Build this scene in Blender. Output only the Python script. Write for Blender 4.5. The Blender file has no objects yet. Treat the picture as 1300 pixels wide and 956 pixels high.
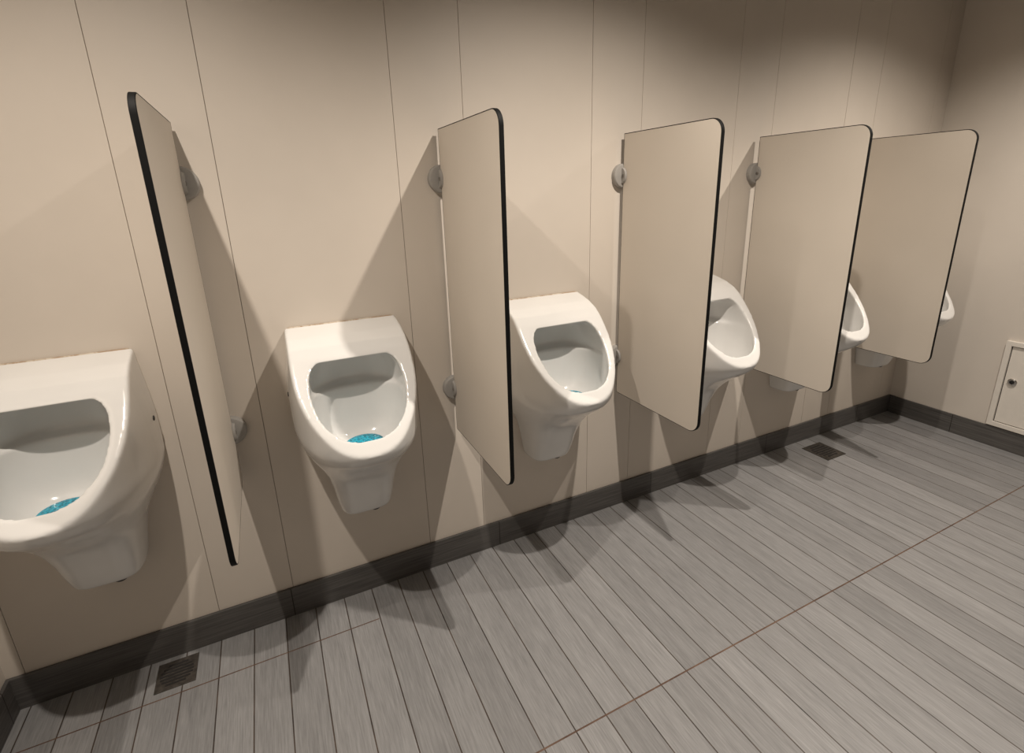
import bpy, bmesh, math
from mathutils import Matrix, Vector
S=bpy.context.scene
COL=S.collection

# ------------------------------------------------------------ helpers
def new_mat(name):
    m=bpy.data.materials.new(name); m.use_nodes=True
    nt=m.node_tree; b=nt.nodes['Principled BSDF']
    return m,nt,b
def N(nt,t,**kw):
    n=nt.nodes.new(t)
    for k,v in kw.items(): setattr(n,k,v)
    return n
def mathn(nt,op,a,b=None,c=None):
    n=nt.nodes.new('ShaderNodeMath'); n.operation=op
    for i,v in enumerate((a,b,c)):
        if v is None: continue
        if isinstance(v,(int,float)): n.inputs[i].default_value=v
        else: nt.links.new(v,n.inputs[i])
    return n.outputs[0]
def ramp(nt,fac,stops):
    r=nt.nodes.new('ShaderNodeValToRGB'); e=r.color_ramp.elements
    while len(e)<len(stops): e.new(0.5)
    for el,(p,c) in zip(e,stops): el.position=p; el.color=(*c,1)
    nt.links.new(fac,r.inputs[0]); return r.outputs[0]
def mixc(nt,fac,a,b,mode='MIX'):
    n=nt.nodes.new('ShaderNodeMix'); n.data_type='RGBA'; n.blend_type=mode
    if isinstance(fac,(int,float)): n.inputs[0].default_value=fac
    else: nt.links.new(fac,n.inputs[0])
    for i,v in ((6,a),(7,b)):
        if isinstance(v,tuple): n.inputs[i].default_value=(*v,1)
        else: nt.links.new(v,n.inputs[i])
    return n.outputs[2]
def noise(nt,vec,scale,detail=3,rough=.5):
    n=nt.nodes.new('ShaderNodeTexNoise'); n.inputs['Scale'].default_value=scale
    n.inputs['Detail'].default_value=detail; n.inputs['Roughness'].default_value=rough
    if vec is not None: nt.links.new(vec,n.inputs['Vector'])
    return n.outputs['Fac']
def objco(nt,scale=(1,1,1)):
    t=nt.nodes.new('ShaderNodeTexCoord'); m=nt.nodes.new('ShaderNodeMapping')
    m.inputs['Scale'].default_value=scale
    nt.links.new(t.outputs['Object'],m.inputs['Vector']); return m.outputs[0]
def bump(nt,b,h,strength,dist=.002):
    n=nt.nodes.new('ShaderNodeBump'); n.inputs['Strength'].default_value=strength; n.inputs['Distance'].default_value=dist
    nt.links.new(h,n.inputs['Height']); nt.links.new(n.outputs[0],b.inputs['Normal'])
def simple(name,col,rough,metal=0,var=.06,scale=25,coat=0):
    m,nt,b=new_mat(name); v=objco(nt); f=noise(nt,v,scale)
    lo=tuple(c*(1-var) for c in col); hi=tuple(min(1,c*(1+var)) for c in col)
    nt.links.new(ramp(nt,f,[(.3,lo),(.7,hi)]),b.inputs['Base Color'])
    b.inputs['Roughness'].default_value=rough; b.inputs['Metallic'].default_value=metal
    b.inputs['Coat Weight'].default_value=coat
    return m
def mesh_obj(name,bm,mat=None,smooth=False,parent=None,loc=(0,0,0)):
    bmesh.ops.recalc_face_normals(bm,faces=bm.faces)
    me=bpy.data.meshes.new(name); bm.to_mesh(me); bm.free()
    if smooth:
        for p in me.polygons: p.use_smooth=True
    o=bpy.data.objects.new(name,me); COL.objects.link(o); o.location=loc
    if mat: me.materials.append(mat)
    if parent: o.parent=parent
    return o
def box(bm,x0,x1,y0,y1,z0,z1):
    vs=[bm.verts.new((x,y,z)) for z in (z0,z1) for y in (y0,y1) for x in (x0,x1)]
    for f in ((0,1,3,2),(4,6,7,5),(0,4,5,1),(2,3,7,6),(0,2,6,4),(1,5,7,3)): bm.faces.new([vs[i] for i in f])
    return vs
def bevel_all(bm,w,seg=2):
    bmesh.ops.bevel(bm,geom=bm.edges[:],offset=w,segments=seg,affect='EDGES',profile=.5)
def loft(bm,rings,cap=True):
    R=[[bm.verts.new(p) for p in r] for r in rings]
    n=len(R[0])
    for a,b in zip(R,R[1:]):
        for i in range(n): bm.faces.new((a[i],a[(i+1)%n],b[(i+1)%n],b[i]))
    if cap: bm.faces.new(R[0][::-1]); bm.faces.new(R[-1])
def revolve(bm,prof,axis='z',n=40,origin=(0,0,0)):
    rings=[]
    for r,h in prof:
        ring=[]
        for i in range(n):
            a=2*math.pi*i/n; c,s=r*math.cos(a),r*math.sin(a)
            p={'z':(c,s,h),'y':(c,h,s),'x':(h,c,s)}[axis]
            ring.append(tuple(p[k]+origin[k] for k in range(3)))
        rings.append(ring)
    loft(bm,rings)
def smooth_by_angle(o,ang=35):
    me=o.data
    for p in me.polygons: p.use_smooth=True
    try: me.set_sharp_from_angle(angle=math.radians(ang))
    except Exception: pass

# ------------------------------------------------------------ layout (metres; wall plane y=0, room at y<0)
P0,SP=-.198,.8192
XR=3.8816; XL=-.965; YB=-3.5; ZC=2.78; HB=.126

# ------------------------------------------------------------ materials
wall_m,nt,b=new_mat('beige_wall_panel')
v=objco(nt); f=noise(nt,v,1.6,4,.6); f2=noise(nt,v,60,2)
c=ramp(nt,f,[(.3,(.625,.565,.495)),(.7,(.675,.612,.54))])
g=noise(nt,v,3.2,5,.7)
c=mixc(nt,ramp(nt,g,[(.68,(0,0,0)),(.82,(.15,.15,.15))]),c,(.42,.31,.2))
nt.links.new(c,b.inputs['Base Color']); b.inputs['Roughness'].default_value=.5
bump(nt,b,f2,.04,.001)
gap_m=simple('dark_panel_joint',(.26,.20,.15),.8)
paint_m=simple('beige_painted_wall',(.64,.59,.53),.6,var=.03,scale=3)
back_m=simple('brown_painted_wall',(.22,.20,.18),.7,var=.03,scale=3)
ceil_m=simple('dim_ceiling_paint',(.36,.34,.31),.8,var=.02,scale=3)

# floor planks
PW=.112; JY=-.905; PL=.9
floor_m,nt,b=new_mat('grey_plank_tile_floor')
tc=N(nt,'ShaderNodeTexCoord'); sx=N(nt,'ShaderNodeSeparateXYZ'); nt.links.new(tc.outputs['Object'],sx.inputs[0])
X,Y=sx.outputs[0],sx.outputs[1]
u=mathn(nt,'DIVIDE',mathn(nt,'ADD',X,.03),PW); iu=mathn(nt,'FLOOR',u); fu=mathn(nt,'FRACT',u)
w=mathn(nt,'DIVIDE',mathn(nt,'SUBTRACT',Y,JY),PL); iw=mathn(nt,'FLOOR',w); fw=mathn(nt,'FRACT',w)
eu=mathn(nt,'MULTIPLY',mathn(nt,'MINIMUM',fu,mathn(nt,'SUBTRACT',1,fu)),PW)
ew=mathn(nt,'MULTIPLY',mathn(nt,'MINIMUM',fw,mathn(nt,'SUBTRACT',1,fw)),PL)
lu=mathn(nt,'LESS_THAN',eu,.0020); lw=mathn(nt,'LESS_THAN',ew,.0026)
cut=mathn(nt,'MULTIPLY',mathn(nt,'LESS_THAN',mathn(nt,'ABSOLUTE',mathn(nt,'ADD',Y,.185)),.0022),mathn(nt,'LESS_THAN',X,.19))
lw=mathn(nt,'MAXIMUM',lw,cut)
cb=N(nt,'ShaderNodeCombineXYZ'); nt.links.new(iu,cb.inputs[0]); nt.links.new(iw,cb.inputs[1])
wn=N(nt,'ShaderNodeTexWhiteNoise'); nt.links.new(cb.outputs[0],wn.inputs['Vector'])
cs=N(nt,'ShaderNodeCombineXYZ')
nt.links.new(mathn(nt,'MULTIPLY',X,260),cs.inputs[0]); nt.links.new(mathn(nt,'MULTIPLY',Y,12),cs.inputs[1]); nt.links.new(mathn(nt,'MULTIPLY',wn.outputs['Value'],37),cs.inputs[2])
st=noise(nt,cs.outputs[0],1,3,.6)
cs2=N(nt,'ShaderNodeCombineXYZ')
nt.links.new(mathn(nt,'MULTIPLY',X,30),cs2.inputs[0]); nt.links.new(mathn(nt,'MULTIPLY',Y,2.2),cs2.inputs[1]); nt.links.new(mathn(nt,'MULTIPLY',wn.outputs['Value'],11),cs2.inputs[2])
st2=noise(nt,cs2.outputs[0],1,3,.6)
c=ramp(nt,st,[(.3,(.17,.17,.172)),(.5,(.24,.239,.241)),(.72,(.33,.329,.331))])
c=mixc(nt,.4,c,ramp(nt,st2,[(.3,(.195,.194,.196)),(.7,(.295,.294,.296))]))
tone=ramp(nt,wn.outputs['Value'],[(0,(.82,.82,.82)),(1,(1.05,1.05,1.05))])
c=mixc(nt,1,c,tone,'MULTIPLY')
gn=noise(nt,tc.outputs['Object'],9,4,.7)
c=mixc(nt,lu,c,ramp(nt,gn,[(.35,(.025,.02,.018)),(.65,(.075,.055,.042))]))
c=mixc(nt,lw,c,ramp(nt,gn,[(.35,(.06,.03,.02)),(.65,(.15,.09,.06))]))
nt.links.new(c,b.inputs['Base Color']); b.inputs['Roughness'].default_value=.42
h=mathn(nt,'SUBTRACT',mathn(nt,'MULTIPLY',st,.2),mathn(nt,'MAXIMUM',lu,lw))
bump(nt,b,h,.5,.002)

base_m,nt,b=new_mat('dark_grey_skirting_tile')
tc=N(nt,'ShaderNodeTexCoord'); mp=N(nt,'ShaderNodeMapping'); mp.inputs['Scale'].default_value=(4,4,130)
nt.links.new(tc.outputs['Object'],mp.inputs[0]); f=noise(nt,mp.outputs[0],1,4,.6)
c=ramp(nt,f,[(.3,(.055,.052,.05)),(.7,(.125,.118,.112))])
sx=N(nt,'ShaderNodeSeparateXYZ'); nt.links.new(tc.outputs['Object'],sx.inputs[0])
s=mathn(nt,'ADD',sx.outputs[0],sx.outputs[1]); fr=mathn(nt,'FRACT',mathn(nt,'DIVIDE',mathn(nt,'ADD',s,.12),.9))
c=mixc(nt,mathn(nt,'LESS_THAN',fr,.004),c,(.015,.012,.01))
nt.links.new(c,b.inputs['Base Color']); b.inputs['Roughness'].default_value=.45

cer_m,nt,b=new_mat('white_glazed_ceramic')
v=objco(nt); f=noise(nt,v,5,3)
nt.links.new(ramp(nt,f,[(.3,(.73,.725,.71)),(.7,(.77,.765,.75))]),b.inputs['Base Color'])
b.inputs['Roughness'].default_value=.14; b.inputs['Coat Weight'].default_value=.3; b.inputs['Coat Roughness'].default_value=.05
seal_m,nt,b=new_mat('stained_sealant')
v=objco(nt); f=noise(nt,v,45,4,.8)
nt.links.new(ramp(nt,f,[(.42,(.62,.55,.45)),(.56,(.33,.2,.1)),(.7,(.6,.5,.4))]),b.inputs['Base Color']); b.inputs['Roughness'].default_value=.6

lam_m,nt,b=new_mat('beige_partition_laminate')
v=objco(nt); f=noise(nt,v,90,3); f3=noise(nt,v,2,2)
c=ramp(nt,f3,[(.3,(.615,.56,.488)),(.7,(.665,.605,.53))])
nt.links.new(c,b.inputs['Base Color']); b.inputs['Roughness'].default_value=.45
bump(nt,b,f,.03,.0005)
blk_m=simple('black_edge_band',(.004,.004,.004),.65)
blk_m.node_tree.nodes['Principled BSDF'].inputs['Specular IOR Level'].default_value=.15
brk_m=simple('grey_plastic_bracket',(.34,.325,.305),.7)
brk_m.node_tree.nodes['Principled BSDF'].inputs['Specular IOR Level'].default_value=.3
scr_m=simple('steel_screw',(.25,.23,.21),.5,metal=.6)
rub_m=simple('black_rubber',(.012,.012,.012),.5)
chr_m=simple('chrome_metal',(.7,.68,.65),.2,metal=1)
hole_m=simple('dark_drain_hole',(.015,.013,.012),.7)
drain_m=simple('tarnished_steel_drain',(.06,.052,.045),.5,metal=.3,var=.4,scale=60)
acc_m=simple('cream_access_panel_paint',(.74,.70,.64),.45,var=.02)
blue_m,nt,b=new_mat('blue_rubber_mesh')
v=objco(nt); vo=N(nt,'ShaderNodeTexVoronoi'); vo.inputs['Scale'].default_value=130; nt.links.new(v,vo.inputs['Vector'])
nt.links.new(ramp(nt,vo.outputs['Distance'],[(.15,(.0,.03,.06)),(.32,(.0,.20,.31)),(.6,(.01,.40,.56))]),b.inputs['Base Color']); b.inputs['Roughness'].default_value=.35
bump(nt,b,vo.outputs['Distance'],1,.003)

def structure(o): o['kind']='structure'; return o

# ------------------------------------------------------------ room shell
bm=bmesh.new(); box(bm,XL,XR,YB,0,-.1,0); structure(mesh_obj('floor',bm,floor_m))
bm=bmesh.new(); box(bm,XL,XR,YB,0,ZC,ZC+.1); structure(mesh_obj('ceiling',bm,ceil_m))
bm=bmesh.new(); box(bm,XL-.1,XR+.1,.004,.15,-.1,ZC+.1)
nb=len(bm.faces)
seams=[XL-.1]
k=-3
while True:
    a=-.3533+SP*k; b2=-.0965+SP*k
    for q in (a,b2):
        if XL<q<XR-.01: seams.append(q)
    k+=1
    if a>XR: break
seams.append(XR+.1)
G=.0009
for a,b2 in zip(seams,seams[1:]):
    box(bm,a+G,b2-G,0,.0045,-.1,ZC+.1)
o=mesh_obj('wall_north',bm,gap_m); o.data.materials.append(wall_m)
for i,p in enumerate(o.data.polygons):
    p.material_index=0 if i<nb else 1
structure(o)
bm=bmesh.new(); box(bm,XR,XR+.12,YB,.0,-.1,ZC+.1); structure(mesh_obj('wall_east',bm,paint_m))
bm=bmesh.new(); box(bm,XL-.12,XL,YB,.0,-.1,ZC+.1); structure(mesh_obj('wall_west',bm,paint_m))
bm=bmesh.new(); box(bm,XL-.1,XR+.1,YB-.12,YB,-.1,ZC+.1); structure(mesh_obj('wall_south',bm,back_m))
bm=bmesh.new(); box(bm,XL,XR,-.012,0,0,HB); bevel_all(bm,.002); structure(mesh_obj('baseboard_north',bm,base_m))
bm=bmesh.new(); box(bm,XR-.012,XR,YB,-.012,0,HB); bevel_all(bm,.002); structure(mesh_obj('baseboard_east',bm,base_m))
bm=bmesh.new(); box(bm,XL,XL+.012,YB,-.012,0,HB); bevel_all(bm,.002); structure(mesh_obj('baseboard_west',bm,base_m))

# ------------------------------------------------------------ urinal
def smooth_tab(tab,n):
    out=[]
    m=len(tab)
    for i in range(m-1):
        p0=tab[max(i-1,0)];p1=tab[i];p2=tab[i+1];p3=tab[min(i+2,m-1)]
        for j in range(n):
            t=j/n
            out.append([.5*((2*b_)+(-a+c_)*t+(2*a-5*b_+4*c_-d_)*t*t+(-a+3*b_-3*c_+d_)*t**3) for a,b_,c_,d_ in zip(p0,p1,p2,p3)])
    out.append(list(tab[-1])); return out
ZB=.44
outer=[(.44,.086,.106,4),(.45,.095,.124,4),(.50,.105,.146,4),(.56,.115,.168,3.8),(.62,.130,.200,3.5),(.665,.150,.238,3.1),(.705,.171,.284,2.8),(.742,.190,.337,2.5),(.775,.203,.383,2.4),(.805,.210,.411,2.35),(.83,.213,.421,2.35),(.88,.214,.427,2.4),(.97,.212,.427,2.7),(1.06,.204,.422,3.1),(1.20,.189,.415,3.6)]
rings=[]
for z,a,bb,n in smooth_tab(outer,4):
    ring=[]
    M=44
    for i in range(M+1):
        ph=math.pi*i/M; cc,ss=math.cos(ph),math.sin(ph)
        ring.append((a*math.copysign(abs(cc)**(2/n),cc),-bb*abs(ss)**(2/n),z-ZB))
    ring+= [(-a,.003,z-ZB),(a,.003,z-ZB)]
    rings.append(ring)
bm=bmesh.new(); loft(bm,rings); outer_o=mesh_obj('tmp_outer',bm)
cav=[(.757,.03,.18,.25),(.760,.065,.15,.29),(.768,.090,.13,.32),(.788,.114,.112,.350),(.818,.132,.100,.371),(.858,.144,.094,.381),(.90,.149,.090,.384),(.942,.150,.087,.385),(.950,.151,.085,.385),(.959,.153,.056,.385),(.99,.152,.054,.385),(1.03,.147,.057,.385),(1.055,.139,.062,.383),(1.071,.125,.070,.378),(1.078,.108,.08,.37)]
rings=[]
for z,a,d0,d1 in smooth_tab(cav,3):
    dc=(d0+d1)/2; h_=(d1-d0)/2; ring=[]
    for i in range(64):
        ph=2*math.pi*i/64; cc,ss=math.cos(ph),math.sin(ph); n=2.3 if ss>0 else 2.8
        ring.append((a*math.copysign(abs(cc)**(2/n),cc),-(dc+h_*math.copysign(abs(ss)**(2/n),ss)),z-ZB))
    rings.append(ring)
bm=bmesh.new(); loft(bm,rings); cav_o=mesh_obj('tmp_cav',bm)
prof=[(-.05,1.181),(0,1.168),(.09,1.143),(.14,1.120),(.175,1.092),(.60,.628),(.8,.628),(.8,1.4),(-.05,1.4)]
bm=bmesh.new(); loft(bm,[[(x,-d,z-ZB) for d,z in prof] for x in (-.4,.4)]); cut_o=mesh_obj('tmp_cut',bm)
for t in (cut_o,cav_o):
    md=outer_o.modifiers.new('b','BOOLEAN'); md.operation='DIFFERENCE'; md.solver='EXACT'; md.object=t
md=outer_o.modifiers.new('r','REMESH'); md.mode='VOXEL'; md.voxel_size=.0045; md.use_smooth_shade=True
md=outer_o.modifiers.new('s','SMOOTH'); md.factor=.5; md.iterations=17
dg=bpy.context.evaluated_depsgraph_get(); dg.update()
bowl_me=bpy.data.meshes.new_from_object(outer_o.evaluated_get(dg)); bowl_me.name='urinal_bowl'
for p in bowl_me.polygons: p.use_smooth=True
bowl_me.materials.clear(); bowl_me.materials.append(cer_m)
for t in (outer_o,cav_o,cut_o): bpy.data.objects.remove(t)

def empty(name,loc):
    e=bpy.data.objects.new(name,None); e.empty_display_size=.1; COL.objects.link(e); e.location=loc; return e
def copy_thing(src,kids,loc):
    e=src.copy(); COL.objects.link(e); e.location=loc
    out=[]
    for k_ in kids:
        c_=k_.copy(); COL.objects.link(c_); c_.parent=e; out.append(c_)
    return e,out

Uc=[P0+(i-.5)*SP for i in range(6)]
u0=empty('urinal',(Uc[0],0,ZB))
body=bpy.data.objects.new('bowl',bowl_me); COL.objects.link(body); body.parent=u0
bm=bmesh.new()
pts=[]
for i in range(33):
    x=-.182+.364*i/32; pts.append((x,1.164-ZB))
rings=[[(x,-.0035+.0035*math.cos(a),z+.0035*math.sin(a)+.001) for a in [k_*math.pi/3 for k_ in range(6)]] for x,z in pts]
loft(bm,rings); seal=mesh_obj('sealant_bead',bm,seal_m,True,u0); seal['label']='brown-stained sealant bead'
caps=[]
for sgn in (1,-1):
    bm=bmesh.new(); revolve(bm,[(.0085,.196*sgn),(.0085,.2135*sgn),(.006,.215*sgn)],'x',20,(0,-.055,.945-ZB))
    o=mesh_obj('fixing_cap',bm,rub_m,False,u0); o['label']='small black fixing cap'; smooth_by_angle(o); caps.append(o)
bm=bmesh.new(); revolve(bm,[(.016,-.014),(.020,-.010),(.020,.02)],'z',24,(0.03,-.08,0))
outl=mesh_obj('outlet_plug',bm,rub_m,False,u0); outl['label']='black outlet plug'; smooth_by_angle(outl)
kids=[body,seal]+caps+[outl]
urinals=[u0]
for x in Uc[1:]:
    e,_=copy_thing(u0,kids,(x,0,ZB)); urinals.append(e)
ul=['white ceramic wall urinal with blue mat in basin, beside black-edged screen','white ceramic wall urinal with blue mat, between two screens','white ceramic wall urinal with blue mat, between two screens','white ceramic wall urinal partly hidden by beige screen','white ceramic wall urinal mostly hidden by beige screen','white ceramic wall urinal near the room corner']
for e,l in zip(urinals,ul): e['label']=l; e['category']='urinal'; e['group']='row of wall urinals'

bm=bmesh.new()
revolve(bm,[(.012,.006),(.050,.006),(.064,.004),(.068,.0),(.064,-.003),(.01,-.003)],'z',40)
MY,MZ=-.226,.781
m0=mesh_obj('urinal_screen_mat',bm,blue_m,True,None,(Uc[0],MY,MZ))
mats=[m0]
for x in Uc[1:3]:
    m=m0.copy(); COL.objects.link(m); m.location=(x,MY,MZ); mats.append(m)
for m in mats:
    m['label']='round blue rubber mesh mat lying in a urinal basin'; m['category']='urinal mat'; m['group']='blue urinal mats'
mats[2].location=(Uc[2]+.01,MY-.006,MZ)

# ------------------------------------------------------------ partitions
D0,D1,ZT,ZBm=.024,.5466,1.82,.651
TH=.0070
def outline(ins=0,r=.05,n=10):
    pts=[(D0+ins,ZBm+ins)]
    rr=r-ins
    cx_,cz=D1-r,ZBm+r
    for i in range(n+1):
        a=-math.pi/2+math.pi/2*i/n; pts.append((cx_+rr*math.cos(a),cz+rr*math.sin(a)))
    cz=ZT-r
    for i in range(n+1):
        a=math.pi/2*i/n; pts.append((cx_+rr*math.cos(a),cz+rr*math.sin(a)))
    pts.append((D0+ins,ZT-ins)); return pts
p0=empty('urinal_partition',(P0,0,ZBm))
bm=bmesh.new(); loft(bm,[[(x,-d,z-ZBm) for d,z in outline(.0028)] for x in (-TH,TH)])
panel=mesh_obj('panel',bm,lam_m,False,p0)
bm=bmesh.new()
prof=[(.0030,-TH-.0001),(.0010,-TH-.0002),(.0,-TH*.85),(.0,TH*.85),(.0010,TH+.0002),(.0030,TH+.0001)]
L=[[bm.verts.new((x,-d,z-ZBm)) for d,z in outline(ins)] for ins,x in prof]
n=len(L[0])
for a,b2 in zip(L,L[1:]+L[:1]):
    for i in range(n): bm.faces.new((a[i],a[(i+1)%n],b2[(i+1)%n],b2[i]))
trim=mesh_obj('edge_band',bm,blk_m,False,p0); smooth_by_angle(trim,30); trim['label']='black edge band with rounded corners'
for zc in (1.6505,.8346):
    bm=bmesh.new()
    R_=.05
    revolve(bm,[(R_,0),(R_,-.020),(R_-.003,-.0245),(R_-.008,-.026),(.004,-.026)],'y',40,(0,0,zc-ZBm))
    for sg in (-1,1):
        rr=[]
        for x in (sg*(TH+.0005),sg*(TH+.009)):
            ring=[]
            q=.0 if abs(x)<TH+.005 else .003
            for i in range(13):
                a=-math.pi/2+math.pi*i/12; ring.append((x,-(.024+(.028-q)*math.cos(a)),zc-ZBm+(.034-q)*math.sin(a)))
            rr.append(ring)
        loft(bm,rr)
    o=mesh_obj('bracket',bm,brk_m,False,p0); smooth_by_angle(o,30); o['label']='matte grey plastic wall bracket'
    for sg in (-1,1):
        bm=bmesh.new(); revolve(bm,[(.0075,sg*(TH+.006)),(.0075,sg*(TH+.0100)),(.005,sg*(TH+.0112)),(.003,sg*(TH+.0112)),(.0025,sg*(TH+.0095))],'x',20,(0,-.036,zc-ZBm))
        s_=mesh_obj('screw',bm,scr_m,False,o); smooth_by_angle(s_)
def copy_tree(o,parent,loc=None):
    c_=o.copy(); COL.objects.link(c_); c_.parent=parent
    if loc: c_.location=loc
    for k_ in list(o.children): copy_tree(k_,c_)
    return c_
parts=[p0]
for i in range(1,5):
    parts.append(copy_tree(p0,None,(P0+i*SP,0,ZBm)))
for i,e in enumerate(parts):
    e['label']='beige laminate urinal screen with rounded black edge on grey brackets'
    e['category']='partition'; e['group']='row of urinal privacy screens'

# ------------------------------------------------------------ access panel on the east wall
ap=empty('access_panel',(XR,-.78,.135))
bm=bmesh.new()
W,Hh=.22,.535
def frame(bm,y0,y1,z0,z1,t,x0,x1):
    box(bm,x0,x1,y0,y1,z0,z0+t); box(bm,x0,x1,y0,y1,z1-t,z1); box(bm,x0,x1,y0,y0+t,z0+t,z1-t); box(bm,x0,x1,y1-t,y1,z0+t,z1-t)
frame(bm,-W,W,0,Hh,.026,-.018,0); mesh_obj('frame',bm,acc_m,False,ap)
bm=bmesh.new(); box(bm,-.0085,-.001,-W+.0305,W-.0305,.0305,Hh-.0305); bevel_all(bm,.0015)
dr=mesh_obj('door',bm,acc_m,False,ap)
bm=bmesh.new(); box(bm,-.003,-.0002,-W+.026,W-.026,.026,Hh-.026); o=mesh_obj('gap_shade',bm,rub_m,False,ap); o['label']='dark sheet imitating shade in the door gap'  # black sheet behind the door stands in for shade in the gap
bm=bmesh.new(); revolve(bm,[(.022,-.006),(.022,-.015),(.018,-.018),(.012,-.018),(.011,-.014)],'x',28,(0,W-.068,Hh*.55))
lk=mesh_obj('lock',bm,chr_m,False,dr); smooth_by_angle(lk)
bm=bmesh.new(); revolve(bm,[(.010,-.008),(.010,-.0185),(.003,-.0195)],'x',20,(0,W-.068,Hh*.55)); o=mesh_obj('lock_core',bm,rub_m,False,dr)
ap['label']='cream metal access hatch with small round lock on wall'; ap['category']='access panel'

# ------------------------------------------------------------ floor drains
def drain(loc,r,label):
    e=empty('floor_drain',loc)
    bm=bmesh.new()
    box(bm,-r,r,-r,r,0,.003); bevel_all(bm,.001)
    mesh_obj('cover',bm,drain_m,False,e)
    bm=bmesh.new()
    for j in range(-3,4):
        hw=math.sqrt(max(0,(r*.82)**2-(j*r*.22)**2))
        box(bm,-hw,hw,j*r*.22-r*.06,j*r*.22+r*.06,.0028,.0042)
    mesh_obj('slots',bm,hole_m,False,e)
    e['label']=label; e['category']='floor drain'; return e
drain((2.93,-.165,.0),.085,'square dark metal floor drain set in grey tiles')
drain((-.50,-.095,.0),.062,'square dark metal floor drain beside skirting')

# ------------------------------------------------------------ lights
def spot(x,y,e,size=140,blend=1,rad=.018,col=(1,.90,.79)):
    l=bpy.data.lights.new('downlight_or_fill','SPOT'); l.energy=e; l.spot_size=math.radians(size); l.spot_blend=blend; l.shadow_soft_size=rad; l.color=col
    o=bpy.data.objects.new('downlight_or_fill',l); COL.objects.link(o); o.location=(x,y,ZC-.02); return o
spot(-.4,-1.08,128); spot(1.2,-1.08,168); spot(2.93,-1.08,158)
spot(2.6,-2.7,14)  # unseen fill spot, added to brighten the floor
wd=bpy.data.worlds.new('w'); S.world=wd; wd.use_nodes=True
wd.node_tree.nodes['Background'].inputs[0].default_value=(.9,.85,.8,1); wd.node_tree.nodes['Background'].inputs[1].default_value=.02
S.view_settings.view_transform='Standard'
S.view_settings.exposure=0

# ------------------------------------------------------------ camera
cam=bpy.data.cameras.new('camera'); co=bpy.data.objects.new('camera',cam); COL.objects.link(co)
cam.sensor_fit='HORIZONTAL'; cam.sensor_width=36; cam.lens=36*643.9/1300; cam.shift_y=-45/1300; cam.clip_start=.02
r=Vector((.89928,-.43644,-.02855)).normalized(); fw_=Vector((.41147,.86634,-.28311)).normalized()
up=r.cross(fw_).normalized(); r=fw_.cross(up).normalized()
mt=Matrix((( r.x,up.x,-fw_.x,0),(r.y,up.y,-fw_.y,-1.8799),(r.z,up.z,-fw_.z,1.6),(0,0,0,1)))
co.matrix_world=mt
S.camera=co
